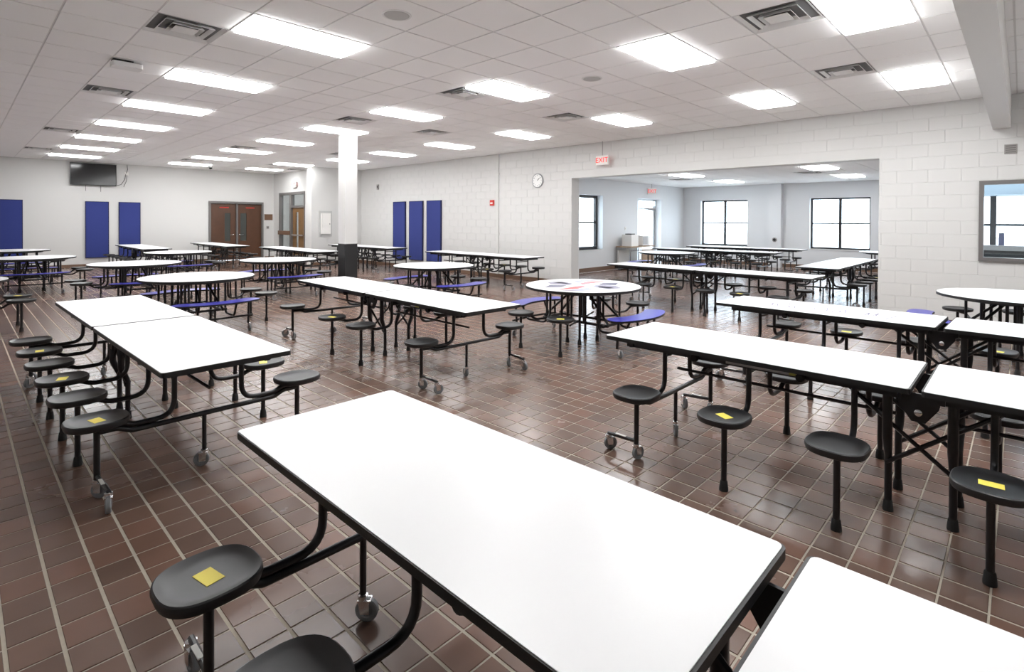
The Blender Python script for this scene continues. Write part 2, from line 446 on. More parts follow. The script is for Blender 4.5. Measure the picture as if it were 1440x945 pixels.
for n, (a, b, z0, z1) in enumerate(blocks):
    if n < 300:
        kk = (round(b-a, 3), round(z1-z0, 3))
        if kk not in cache:
            m = MB(); blk(m, -(b-a)/2, (b-a)/2, 0, z1-z0, 0); cache[kk] = m.mesh('block', MT['wall'])
        link('block', cache[kk], wr, (XR, (a+b)/2, z0))
    else: blk(rest, a, b, z0, z1)
o = part('block_field', rest, 'wall', wr); o['kind'] = 'stuff'

struct('wall_back', xz_wall(YB, YB+.3, XL, 12, HT, [(6.70, 8.72, 0, 2.30)]).box(6.70, 8.72, YB+.22, YB+.29, 0, 2.30), 'wall', 'cream back wall with blue panels and television')  # unseen box added behind the doors to block leaking outside light
struct('wall_left', MB().box(XL-.2, XL, YF, YB, 0, HT), 'wall', 'cream wall outside the picture on the left')
struct('wall_front', MB().box(XL, XR, YF-.2, YF, 0, HT), 'wall', 'cream wall behind the camera')
struct('wall_stub', MB().box(8.70, 12, 18.1, 18.45, 0, HT), 'wall', 'short wall with the display case beside the recess')
struct('wall_recess', yz_wall(9.15, 9.35, 18.45, YB, HT, [(19.55, 21.85, 0, 2.68)]), 'wall', 'side wall of the recess with the exit sign')
struct('wall_corridor', MB().box(12, 12.2, 18.1, YB+.3, 0, HT), 'wall', 'corridor wall seen through the recess glass')
# brown tile base along the walls
struct('baseboard_back', MB().box(XL, 6.66, YB-.012, YB, 0, .10).box(8.78, 9.15, YB-.012, YB, 0, .10), 'brown_base', 'brown tile base along the back wall')
struct('baseboard_right', MB().box(XR-.012, XR, OP1, 18.1, 0, .10).box(XR-.012, XR, YF, OP0, 0, .10), 'brown_base', 'brown tile base along the clock wall')
struct('baseboard_stub', MB().box(8.70, XR-.012, 18.088, 18.1, 0, .10), 'brown_base', 'brown tile base along the short wall')
# annex
AWIN = [(3.50, 5.25, .70, 2.42), (7.32, 9.10, .70, 2.42)]
struct('wall_annex_far', yz_wall(AX, AX+.3, AY0-.3, AY+.3, HA+.1, AWIN), 'annex_wall', 'pale far wall of the annex with two windows')
struct('wall_annex_left', xz_wall(AY, AY+.35, XR+WT, AX, HA+.1, [(13.12, 14.50, .70, 2.43), (16.66, 18.36, 0, 2.42)]), 'annex_wall', 'pale side wall of the annex with window and glass door')
struct('wall_annex_right', MB().box(XR+WT, AX, AY0-.2, AY0, 0, HA+.1), 'annex_wall', 'side wall of the annex hidden behind the block wall')
struct('wall_annex_entry', yz_wall(XR+WT, XR+WT+.02, AY0, AY, HA+.1, [(OP0, OP1, 0, OPZ)]), 'annex_wall', 'annex side of the wall with the opening')
struct('trim_2', MB().box(AX-.22, AX, 6.10, 6.50, 0, HA), 'annex_wall', 'shallow pilaster between the annex windows')
struct('baseboard_annex', MB().box(XR+WT+.02, 13.0, AY-.012, AY, 0, .14).box(13.0, 16.6, AY-.012, AY, 0, .14).box(18.4, AX, AY-.012, AY, 0, .14).box(AX-.012, AX, AY0, 6.1, 0, .14).box(AX-.012, AX, 6.5, AY, 0, .14), 'brown_base', 'brown tile base around the annex')
ac = struct('ceiling_annex', MB().box(XR+WT, AX, AY0, AY, HA+.03, HA+.15), 'plenum', 'lower suspended ceiling of the annex')
AVENT = [(XR+WT+8.5*TX, AY0+11.5*TX), (XR+WT+8.5*TX, AY0+5.5*TX)]
ALIGHT = [(14.7, 7.05), (17.8, 7.05), (14.7, 3.6), (17.8, 3.6)]
rest = MB(); xx = XR+WT; 
while xx < AX-.05:
    yy = AY0
    while yy < AY-.05:
        x1, y1 = min(AX, xx+TX), min(AY, yy+TX)
        if any(abs((xx+x1)/2-lx) < .3 and abs((yy+y1)/2-ly) < .3 for lx, ly in AVENT): yy += TX; continue
        if not any(abs((xx+x1)/2-lx) < .62 and abs((yy+y1)/2-ly) < .32 for lx, ly in ALIGHT): rest.box(xx+g, x1-g, yy+g, y1-g, HA, HA+.02)
        else: rest.box(xx+g, x1-g, yy+g, y1-g, HA+.013, HA+.025)
        yy += TX
    xx += TX
o = part('tile_field', rest, 'ceil_tile', ac); o['kind'] = 'stuff'
for (x, y), l in zip(ALIGHT, ('nearest the opening on the door side', 'farthest from the opening on the door side', 'nearest the opening on the right', 'farthest from the opening on the right')):
    troffer(x, y, HA, 'light panel in the annex ceiling %s' % l, 'annex ceiling light panels')
diffuser(*AVENT[0], HA-.012, 'dark slotted air diffuser in the annex ceiling near the glass door', .28)
diffuser(*AVENT[1], HA-.012, 'air diffuser in the annex ceiling in front of the right hand window', .28)
troffer(10.6, 20.4, HC, 'light panel in the corridor behind the recess glass')
tg = MB().box(-60, 90, -60, 90, -.30, -.16)
struct('ground', tg, 'concrete', 'pale pavement outside the windows')

# ------------------------------------------------------------------ windows and doors
def bars(m, x, t, rects):
    for y0, y1, z0, z1 in rects: m.box(x-t/2, x+t/2, y0, y1, z0, z1)
    return m
def annex_window(name, label, y0, y1, z0, z1, x):
    w = link(name, None, None, (0, 0, 0)); w['kind'] = 'structure'; w['label'] = label
    f = .055; ym = (y0+y1)/2; zm = (z0+z1)/2
    part('window_frame', bars(MB(), x, .08, [(y0, y0+f, z0, z1), (y1-f, y1, z0, z1), (ym-.04, ym+.04, z0, z1), (y0+f, ym-.04, z0, z0+f), (ym+.04, y1-f, z0, z0+f), (y0+f, ym-.04, z1-f, z1), (ym+.04, y1-f, z1-f, z1)]), 'dark_frame', w)
    for a, b in ((y0+f, ym-.04), (ym+.04, y1-f)):
        part('meeting_rail', bars(MB(), x-.01, .05, [(a, b, zm-.022, zm+.022)]), 'dark_frame', w)
        part('pane', MB().box(x-.003, x+.003, a, b, z0+f, zm-.022), 'glass', w); part('pane', MB().box(x-.003, x+.003, a, b, zm+.022, z1-f), 'glass', w)
    part('window_sill', MB().box(AX-.03, x-.05, y0-.02, y1+.02, z0-.03, z0), 'white_metal', w)
annex_window('window_1', 'twin dark framed window at the annex corner side', *AWIN[1], AX+.2)
annex_window('window_2', 'twin dark framed window on the right of the annex', *AWIN[0], AX+.2)
w = link('window_3', None); w['kind'] = 'structure'; w['label'] = 'single narrow dark framed window beside the opening'
def xbars(m, y, t, rects):
    for x0, x1, z0, z1 in rects: m.box(x0, x1, y-t/2, y+t/2, z0, z1)
    return m
wx0, wx1, wz0, wz1, wy = 13.12, 14.50, .70, 2.43, AY+.26
part('window_frame', xbars(MB(), wy, .09, [(wx0, wx0+.09, wz0, wz1), (wx1-.09, wx1, wz0, wz1), (wx0+.09, wx1-.09, wz0, wz0+.09), (wx0+.09, wx1-.09, wz1-.09, wz1)]), 'dark_frame', w)
part('meeting_rail', xbars(MB(), wy, .07, [(wx0+.09, wx1-.09, 1.535, 1.595)]), 'dark_frame', w)
for a, b in ((wz0+.09, 1.535), (1.595, wz1-.09)): part('pane', xbars(MB(), wy, .006, [(wx0+.09, wx1-.09, a, b)]), 'glass', w)
part('window_sill', MB().box(wx0-.02, wx1+.02, AY-.02, wy-.05, wz0-.03, wz0), 'white_metal', w)
# annex glass door
d = link('door_1', None); d['kind'] = 'structure'; d['label'] = 'bright glazed exterior door with closer in the annex'
dy = AY+.27
part('door_frame', xbars(MB(), dy, .10, [(16.66, 16.72, 0, 2.42), (18.30, 18.36, 0, 2.42), (16.72, 18.30, 2.36, 2.42), (17.06, 17.12, 0, 2.36), (17.12, 18.30, 2.12, 2.17)]), 'alu', d)
dl = part('door_leaf', xbars(MB(), dy, .05, [(17.13, 17.22, .01, 2.11), (18.20, 18.29, .01, 2.11), (17.22, 18.20, .01, .22), (17.22, 18.20, 2.01, 2.11)]), 'alu', d)
part('pane', xbars(MB(), dy, .006, [(17.22, 18.20, .22, 2.01)]), 'glass', dl)
part('push_bar', xbars(MB(), dy-.06, .04, [(17.2, 18.2, 1.0, 1.05)]), 'alu', dl)
part('door_closer', xbars(MB(), dy-.07, .06, [(17.75, 18.2, 2.04, 2.10)]).box(17.35, 17.8, dy-.16, dy-.14, 2.06, 2.08), 'grey_plate', d)
part('pane', xbars(MB(), dy, .006, [(16.72, 17.06, 0, 2.36)]), 'glass', d); part('pane', xbars(MB(), dy, .006, [(17.12, 18.30, 2.17, 2.36)]), 'glass', d)

# right hand window in the block wall
w = link('window_4', None); w['kind'] = 'structure'; w['label'] = 'brown framed interior window at the right edge'
part('window_frame', bars(MB(), XR+.02, .12, [(WIN[0], WIN[0]+.055, WIN[2], WIN[3]), (WIN[1]-.055, WIN[1], WIN[2], WIN[3]), (WIN[0]+.055, WIN[1]-.055, WIN[2], WIN[2]+.06), (WIN[0]+.055, WIN[1]-.055, WIN[3]-.06, WIN[3])]), 'bronze', w)
part('pane', MB().box(XR+.02, XR+.026, WIN[0]+.055, WIN[1]-.055, WIN[2]+.06, WIN[3]-.06), 'glass', w)
t = thing('vestibule_glazing', 'dark bars of the outer glazing seen through the right hand window', 'window frame', (12.0, 0, 0))
part('mullion', MB().box(-.04, .04, .31, .39, .0, 2.05), 'dark_frame', t); part('mullion', MB().box(-.04, .04, -.75, -.67, .0, 2.05), 'dark_frame', t)
part('rail', MB().box(-.035, .035, -2, .69, 1.55, 1.59), 'dark_frame', t)
part('soffit', MB().box(-.6, .3, -2, .69, 2.05, 2.4), 'blue_grey', t)
t = thing('vestibule_ledge', 'grey ledge with dark slot below seen through the right hand window', 'ledge', (11.7, 0, 0))
part('top', MB().box(-.15, .15, -2, .69, 1.16, 1.24), 'grey_plate', t); part('dark_front', MB().box(-.13, .13, -.9, .69, 1.0, 1.16), 'dark_slot', t); part('base', MB().box(-.12, .14, -2, .69, 0, 1.0), 'grey_plate', t)
t = thing('vestibule_post', 'small dark upright box on the ledge behind the right hand window', 'box', (11.75, .24, 1.24))
part('body', MB().box(-.05, .05, -.035, .035, 0, .19), 'print_dark', t); part('cap', MB().box(-.055, .055, -.04, .04, .19, .2), 'black', t)

# double doors in the back wall
d = link('door_2', None); d['kind'] = 'structure'; d['label'] = 'pair of dark wooden doors with narrow glass in the back wall'
part('door_frame', xbars(MB(), YB+.02, .14, [(6.70, 6.77, 0, 2.30), (8.65, 8.72, 0, 2.30), (6.77, 8.65, 2.22, 2.30), (7.68, 7.74, 0, 2.22)]), 'bronze', d)
for x0, x1, g0, g1, hx in ((6.775, 7.675, .56, .79, .90), (7.745, 8.645, .12, .38, .10)):
    W = x1-x0
    lf = part('door_leaf', xbars(MB(), YB+.05, .045, [(x0, x0+W*g0, .01, 2.21), (x0+W*g1, x1, .01, 2.21), (x0+W*g0, x0+W*g1, .01, .75), (x0+W*g0, x0+W*g1, 1.85, 2.21)]), 'wood', d)
    part('pane', xbars(MB(), YB+.05, .008, [(x0+W*g0, x0+W*g1, .75, 1.85)]), 'dark_glass', lf)
    h = MB().lathe([(.028, 0), (.028, .012), (.012, .016), (.012, .05)], (x0+W*hx, YB+.028, 1.0), 12, axis='y')
    h.tube([(x0+W*hx, YB-.02, 1.0), (x0+W*(hx+(.14 if hx < .5 else -.14)), YB-.02, 1.0)], .009, 6)
    part('door_handle', h, 'chrome', lf, smooth=True)
    part('sign', xbars(MB(), YB+.024, .004, [(x0+W*.35, x0+W*.72, 2.045, 2.085)]), 'red', lf)  # painted reflection of the exit sign, put in as a red strip
# glazed entrance in the recess
d = link('door_3', None); d['kind'] = 'structure'; d['label'] = 'grey framed entrance with sidelight in the recess'
sx = 9.2
part('door_frame', bars(MB(), sx, .14, [(21.75, 21.85, 0, 2.68), (20.72, 20.86, 0, 2.62), (19.55, 19.62, 0, 2.68), (19.62, 21.75, 2.58, 2.68), (19.62, 20.72, 2.08, 2.15)]), 'bronze', d)
part('pane', MB().box(sx-.003, sx+.003, 20.86, 21.75, .0, 2.58), 'glass', d); part('pane', MB().box(sx-.003, sx+.003, 19.62, 20.72, 2.15, 2.58), 'glass', d)
lf = part('door_leaf', bars(MB(), sx+.02, .045, [(20.45, 20.71, .01, 2.07), (19.63, 20.22, .01, 2.07), (20.22, 20.45, .01, .35), (20.22, 20.45, 1.9, 2.07)]), 'wood2', d)
part('pane', MB().box(sx+.017, sx+.023, 20.22, 20.45, .35, 1.9), 'glass', lf)
part('push_bar', MB().box(sx-.08, sx-.04, 19.75, 20.65, .98, 1.03), 'grey_plate', lf)
part('crash_rail', MB().box(sx-.11, sx-.07, 20.80, 21.86, 1.00, 1.16), 'plaque', d)

# ------------------------------------------------------------------ column
t = thing('column', 'square white column with a black painted base standing among the tables', 'column', (6.0, 10.75, 0))
part('shaft', MB().prism(rrect(-.15, .15, -.15, .15, .012), 1.085, HC-.001), 'column_white', t)
part('base', MB().prism(rrect(-.153, .153, -.153, .153, .012), 0, 1.075), 'column_black', t)
part('cap_strip', MB().prism(rrect(-.158, .158, -.158, .158, .012), 1.075, 1.085), 'grey_plate', t)

# ------------------------------------------------------------------ things on the walls
def blue_panel(name, label, c, w, h, axis):
    t = thing(name, label, 'wall panel', c, 0, 'blue wall panels')
    if axis == 'y':
        part('fabric', MB().box(-w/2+.02, w/2-.02, -.05, -.003, -h/2+.02, h/2-.02), 'blue_panel', t)
        part('edge_frame', MB().box(-w/2, -w/2+.02, -.054, -.002, -h/2, h/2).box(w/2-.02, w/2, -.054, -.002, -h/2, h/2).box(-w/2+.02, w/2-.02, -.054, -.002, -h/2, -h/2+.02).box(-w/2+.02, w/2-.02, -.054, -.002, h/2-.02, h/2), 'blue_edge', t)
    else:
        part('fabric', MB().box(-.05, -.003, -w/2+.02, w/2-.02, -h/2+.02, h/2-.02), 'blue_panel', t)
        part('edge_frame', MB().box(-.054, -.002, -w/2, -w/2+.02, -h/2, h/2).box(-.054, -.002, w/2-.02, w/2, -h/2, h/2).box(-.054, -.002, -w/2+.02, w/2-.02, -h/2, -h/2+.02).box(-.054, -.002, -w/2+.02, w/2-.02, h/2-.02, h/2), 'blue_edge', t)
blue_panel('acoustic_panel', 'blue wall panel cut by the left edge of the picture', (1.16, YB, 1.24), .62, 1.88, 'y')
blue_panel('acoustic_panel', 'blue wall panel on the back wall directly below the television', (3.31, YB, 1.24), .63, 1.88, 'y')
blue_panel('acoustic_panel', 'blue wall panel on the back wall right of the television', (4.21, YB, 1.24), .62, 1.88, 'y')
blue_panel('acoustic_panel', 'blue wall panel on the clock wall, farthest of the three', (XR, 15.53, 1.26), .72, 1.96, 'x')
blue_panel('acoustic_panel', 'blue wall panel on the clock wall, middle of the three', (XR, 14.57, 1.26), .74, 1.96, 'x')
blue_panel('acoustic_panel', 'blue wall panel on the clock wall, nearest of the three', (XR, 13.61, 1.26), .73, 1.96, 'x')

t = thing('television', 'black flat screen television mounted high on the back wall', 'television', (3.21, YB, 3.07))
part('mount', MB().box(-.2, .2, -.06, -.001, -.15, .15), 'dark_slot', t)
part('body', MB().box(-.615, .615, -.11, -.06, -.365, .365), 'tv_frame', t)
part('screen', MB().box(-.595, .595, -.113, -.11, -.335, .348), 'tv', t)
part('cable', MB().tube([(-.2, -.02, -.365), (-.2, -.015, -.55)], .006, 5), 'black', t); part('cable', MB().tube([(.2, -.02, -.365), (.2, -.015, -.56)], .006, 5), 'black', t)
t = thing('power_outlet', 'white outlet with hanging cords beside the television', 'outlet', (4.12, YB, 3.16))
part('cover_plate', MB().box(-.06, .06, -.02, -.001, -.06, .06), 'sign_white', t)
part('cord', MB().tube([(0, -.02, .02), (.03, -.04, .15), (.02, -.02, .30)], .008, 5), 'black', t)
part('cord', MB().tube([(-.02, -.02, -.02), (-.05, -.04, -.2), (-.15, -.03, -.38), (-.27, -.04, -.42)], .008, 5), 'black', t)
part('cord', MB().tube([(.02, -.02, -.04), (.0, -.03, -.25), (-.08, -.03, -.46)], .006, 5), 'black', t)
t = thing('wall_plaque', 'brown rectangular plaque right of the double doors', 'plaque', (8.93, YB, 1.70))
part('board', MB().box(-.16, .16, -.025, -.001, -.11, .11), 'plaque', t); part('rim', MB().box(-.17, .17, -.012, -.0015, -.12, -.11).box(-.17, .17, -.012, -.0015, .11, .12), 'wood', t)
t = thing('door_control', 'small grey control box below the plaque', 'switch', (8.90, YB, 1.28))
part('box', MB().box(-.045, .045, -.03, -.001, -.055, .055), 'grey_plate', t); part('button', MB().lathe([(.02, 0), (.02, .008), (0, .01)], (0, -.03, 0), 12, axis='y'), 'black', t)

exit_me = text_mesh('EXIT', .17, MT['sign_red'], .002)
def exit_sign(label, loc, rz, cord):
    t = thing('exit_sign', label, 'exit sign', loc, rz, 'red exit signs')      # faces local -y
    part('housing', MB().prism(rrect(-.17, .17, -.03, .03, .01), -.11, .11), 'sign_white', t)
    for s in (1, -1):
        link('lettering', exit_me, t, (0, -.031*s, 0), (R_(90), 0, 0 if s > 0 else R_(180)))
    if cord: part('stem', MB().tube([(0, 0, .11), (0, 0, cord)], .008, 6), 'grey_plate', t)
    else: part('bracket', MB().box(-.05, .05, .03, .06, -.05, .05), 'sign_white', t)
exit_sign('white exit sign hanging in front of the opening beside the clock', (XR-.12, 7.14, 3.03), R_(-90), HC-3.03-.002)
exit_sign('white exit sign above the glazed entrance in the recess', (9.09, 20.35, 2.96), R_(-90), None)
exit_sign('white exit sign over the glass door inside the annex', (17.45, AY-.10, 2.69), R_(-35), HA-2.69-.002)

t = thing('wall_clock', 'round white wall clock beside the wide opening', 'clock', (XR, 9.24, 2.66))
part('rim', MB().lathe([(.19, .001), (.19, .03), (.175, .04), (.168, .034)], (0, 0, 0), 32, axis='x', caps=False), 'grey_rim', t, smooth=True).rotation_euler = (0, 0, R_(180))
part('face', MB().lathe([(.17, .0), (.17, .03), (0, .031)], (0, 0, 0), 32, axis='x'), 'clock_face', t).rotation_euler = (0, 0, R_(180))
for k in range(12):
    me = text_mesh(str(k or 12), .045, MT['black'], .0005)
    a = R_(90-30*k); link('numeral', me, t, (-.0325, -.135*math.cos(a), .135*math.sin(a)), (R_(90), 0, R_(-90)))
for ang, ln, wd, nm in ((47, .085, .009, 'hour_hand'), (52, .13, .006, 'minute_hand')):
    a = R_(90-ang)
    part(nm, MB().tube([(-.035, 0, 0), (-.035, -ln*math.cos(a), ln*math.sin(a))], wd/1.6, 5), 'black', t)
t = thing('fire_alarm_pull', 'red fire alarm pull station beside the conduit', 'alarm', (XR, 10.95, 2.11))
part('box', MB().box(-.05, -.001, -.07, .07, -.08, .08), 'red', t); part('handle', MB().box(-.06, -.05, -.045, .045, -.03, .01), 'sign_white', t)
t = thing('conduit', 'vertical painted conduit running down the clock wall', 'conduit', (XR, 10.74, 0))
part('pipe', MB().box(-.035, -.001, -.05, .05, .1, HC-.001), 'wall', t); part('clip', MB().box(-.04, -.001, -.065, .065, 1.2, 1.24).box(-.04, -.001, -.065, .065, 2.9, 2.94), 'wall', t)
t = thing('wall_vent', 'small grey square plate on the block wall above the right hand window', 'vent', (XR, .13, 2.68))
part('plate', MB().box(-.012, -.0005, -.07, .07, -.07, .07), 'grey_plate', t)
for k in range(4): part('slat', MB().box(-.018, -.012, -.055, .055, -.05+.03*k, -.038+.03*k), 'bronze', t)
t = thing('wall_sensor', 'tiny grey sensor high on the clock wall near the corner', 'sensor', (XR, 16.91, 2.80))
part('body', MB().box(-.04, -.001, -.05, .05, -.09, .09), 'grey_plate', t); part('lens', MB().box(-.05, -.04, -.025, .025, -.02, .03), 'black', t)
t = thing('display_case', 'shallow grey framed notice case on the short wall', 'notice case', (9.21, 18.1, 1.46))
part('frame', MB().box(-.25, .25, -.03, -.001, -.46, .46), 'speaker', t); part('panel', MB().box(-.17, .17, -.10, -.03, -.36, .38), 'sign_white', t)
part('latch', MB().box(.12, .14, -.11, -.10, -.03, .02), 'grey_plate', t)
t = thing('wall_receptacle', 'round grey disc on the annex pilaster', 'outlet', (AX-.22, 6.30, .98))
part('disc', MB().lathe([(.08, .001), (.08, .02), (.06, .03), (0, .03)], (0, 0, 0), 20, axis='x'), 'grey_plate', t).rotation_euler = (0, 0, R_(180))
part('cover', MB().lathe([(.05, .03), (.045, .045), (0, .048)], (0, 0, 0), 16, axis='x'), 'black', t).rotation_euler = (0, 0, R_(180))

# annex cart
t = thing('utility_cart', 'small wooden cart with open wire side against the annex wall', 'cart', (15.95, AY-.36, 0))
part('top', MB().box(-.80, .75, -.28, .28, .74, .78), 'cart_wood', t); part('door_panel', MB().box(-.05, .72, -.27, -.25, .14, .66), 'cart_wood', t)
part('frame', MB().tube([(-.78, -.26, .10), (-.78, -.26, .74)], .014, 6).tube([(-.78, .26, .10), (-.78, .26, .74)], .014, 6).tube([(-.08, -.26, .10), (-.08, -.26, .74)], .014, 6).tube([(.73, .26, .1), (.73, .26, .74)], .014, 6).tube([(-.78, -.26, .64), (.73, -.26, .64)], .012, 6), 'grey_plate', t)
part('lower_shelf', MB().box(-.78, .73, -.26, .26, .12, .14), 'grey_plate', t); part('liner', MB().box(-.76, -.10, .20, .24, .14, .64), 'sign_white', t)
for a in (-.7, .65):
    for b in (-.2, .2): part('wheel', MB().lathe([(.05, -.015), (.05, .015)], (a, b, .05), 14, axis='x'), 'wheel', t)
t = thing('microwave', 'white microwave oven on the annex cart next to the glass door', 'microwave', (16.28, AY-.36, .78))
part('case', MB().box(-.24, .24, -.2, .2, .01, .34), 'sign_white', t); part('door', MB().box(-.22, .08, -.21, -.2, .04, .31), 'grey_box', t); part('foot', MB().box(-.2, .2, -.15, .15, 0, .01), 'black', t)
t = thing('ice_machine', 'white box shaped dispenser with black lid on the annex cart', 'dispenser', (15.58, AY-.36, .78))
part('case', MB().box(-.22, .22, -.18, .18, 0, .38), 'sign_white', t); part('lid', MB().box(-.12, .1, -.12, .12, .38, .41), 'black', t)
t = thing('light_switch', 'white switch plate above the cart in the annex', 'switch', (15.85, AY, 1.35))
part('plate', MB().box(-.04, .04, -.01, -.001, -.06, .06), 'sign_white', t); part('toggle', MB().box(-.01, .01, -.02, -.01, -.02, .02), 'sign_white', t)

# ------------------------------------------------------------------ stool tables
HZ = .745; HL, HW = 1.855, .37
ROWS = (-1.475, -.885, -.298, .298, .885, 1.475)
SXO = .59
def mesh_cache():
    C = {}
    C['top'] = MB().prism(rrect(-HW+.004, HW-.004, .009, HL-.004, .02), HZ-.003, HZ).mesh('table_top', MT['laminate'])
    C['band'] = MB().prism(rrect(-HW, HW, 0, HL, .024), HZ-.030, HZ-.0025).mesh('edge_band', MT['edge'])
    C['rail'] = MB().box(-.016, .016, .05, HL-.14, HZ-.075, HZ-.031).mesh('rail', MT['black_metal'])
    C['end_rail'] = MB().box(-.30, .30, -.014, .014, HZ-.075, HZ-.031).mesh('end_rail', MT['black_metal'])
    arm = fillet([(.20, 0, HZ-.04), (.20, 0, .374), (.42, 0, .374), (.49, 0, .406), (SXO-.005, 0, .406)], .13, 6)
    C['arm'] = MB().tube(arm, .0165, 10).mesh('seat_arm', MT['black_metal'], True)
    C['tie'] = MB().tube([(-.20, 0, .625), (.20, 0, .625)], .011, 6).mesh('arm_tie', MT['black_metal'], True)
    C['post'] = MB().tube([(0, 0, .035), (0, 0, .432)], .0165, 10).mesh('seat_post', MT['black_metal'], True)
    C['post_c'] = MB().tube([(0, 0, .105), (0, 0, .432)], .0165, 10).mesh('seat_post', MT['black_metal'], True)
    C['foot'] = MB().lathe([(.026, 0), (.026, .012), (.021, .055), (.018, .06)], seg=12).mesh('rubber_foot', MT['rubber'], True)
    prof = [(.0, -.022), (.55, -.022), (.88, -.036), (.965, -.030), (1.0, -.013), (.985, .001), (.95, .005), (.90, .003), (.82, -.003), (.6, -.007), (.3, -.008), (0, -.008)]
    C['seat'] = MB().lathe(prof, (0, 0, .452), 36, .155, .143, 2.6).mesh('seat', MT['seat'], True)
    C['rseat'] = MB().lathe(prof, (0, 0, .452), 32, .165, .165, 2.0).mesh('seat', MT['seat'], True)
    C['sticker'] = MB().box(-.029, .029, -.044, .044, .4435, .4455).mesh('sticker', MT['sticker'])
    bar = fillet([(-SXO, 0, .373), (-.49, 0, .373), (-.42, 0, .341), (.42, 0, .341), (.49, 0, .373), (SXO, 0, .373)], .06, 3)
    C['crossbar'] = MB().tube(bar, .0165, 10).mesh('crossbar', MT['black_metal'], True)
    C['mpost'] = MB().tube([(0, 0, .10), (0, 0, .341)], .0135, 8).mesh('caster_post', MT['black_metal'], True)
    fk = MB().lathe([(.020, .088), (.020, .104), (.012, .108)], seg=12)
    fk.box(-.018, .034, -.019, .019, .080, .088)
    for s in (-1, 1): fk.prism([(-.006, 0), (.030, 0), (.030, .05), (-.016, .05)], 0, .003); \
        fk.v[-8:] = [(x, s*(.0175) + (z-.0015), .034+y) for x, y, z in fk.v[-8:]]
    C['caster'] = fk.mesh('caster', MT['chrome'], False)
    C['wheel'] = MB().lathe([(.0, -.009), (.024, -.009), (.028, -.013), (.041, -.013), (.0455, -.009), (.0455, .009), (.041, .013), (.028, .013), (.024, .009), (0, .009)], (.016, 0, .0455), 22, axis='y').mesh('wheel', MT['wheel'], True)
    C['cbar'] = MB().tube([(0, 0, .125), (-.012, .23, .112)], .012, 8).mesh('caster_bar', MT['black_metal'], True)
    m = MB().box(-.04, .04, -.009, .009, -.002, .002); C['clabel'] = m.mesh('bar_label', MT['label'])
    leg = fillet([(.21, 0, HZ-.04), (.21, 0, .42), (.165, 0, .30), (.165, 0, .03)], .06, 4)
    C['leg'] = MB().tube(leg, [.024]*(len(leg)//2) + [.0185]*(len(leg)-len(leg)//2), 10).mesh('centre_leg', MT['black_metal'], True)
    C['brace'] = MB().tube([(.18, .15, .27), (.18, -.33, HZ-.09)], .012, 6).mesh('brace', MT['black_metal'], True)
    C['hinge'] = MB().prism([(-.085, .63), (-.03, .55), (.03, .55), (.085, .63), (.10, .70), (-.10, .70)], -.006, .006).mesh('hinge_plate', MT['black_metal'])
    C['hinge'].transform(Matrix(((0, 0, 1, 0), (1, 0, 0, 0), (0, 1, 0, 0), (0, 0, 0, 1))))
    C['bolt'] = MB().lathe([(.018, 0), (.018, .008), (.010, .012), (0, .013)], (0, 0, 0), 14, axis='x').mesh('bolt', MT['chrome'], True)
    C['bar'] = MB().tube([(0, .13, .50), (0, 1.475, .50)], .011, 6).mesh('tie_bar', MT['black_metal'], True)
    C['bumper'] = MB().lathe([(.022, -.016), (.026, -.008), (.026, .008), (.022, .016)], (0, 0, HZ-.062), 12, axis='x').mesh('bumper', MT['rubber'], True)
    return C
C = mesh_cache()
def add_caster(parent, x, y, rz):
    c = link('caster', C['caster'], parent, (x, y, 0), (0, 0, rz)); link('wheel', C['wheel'], c); return c
RNG = random.Random(3)
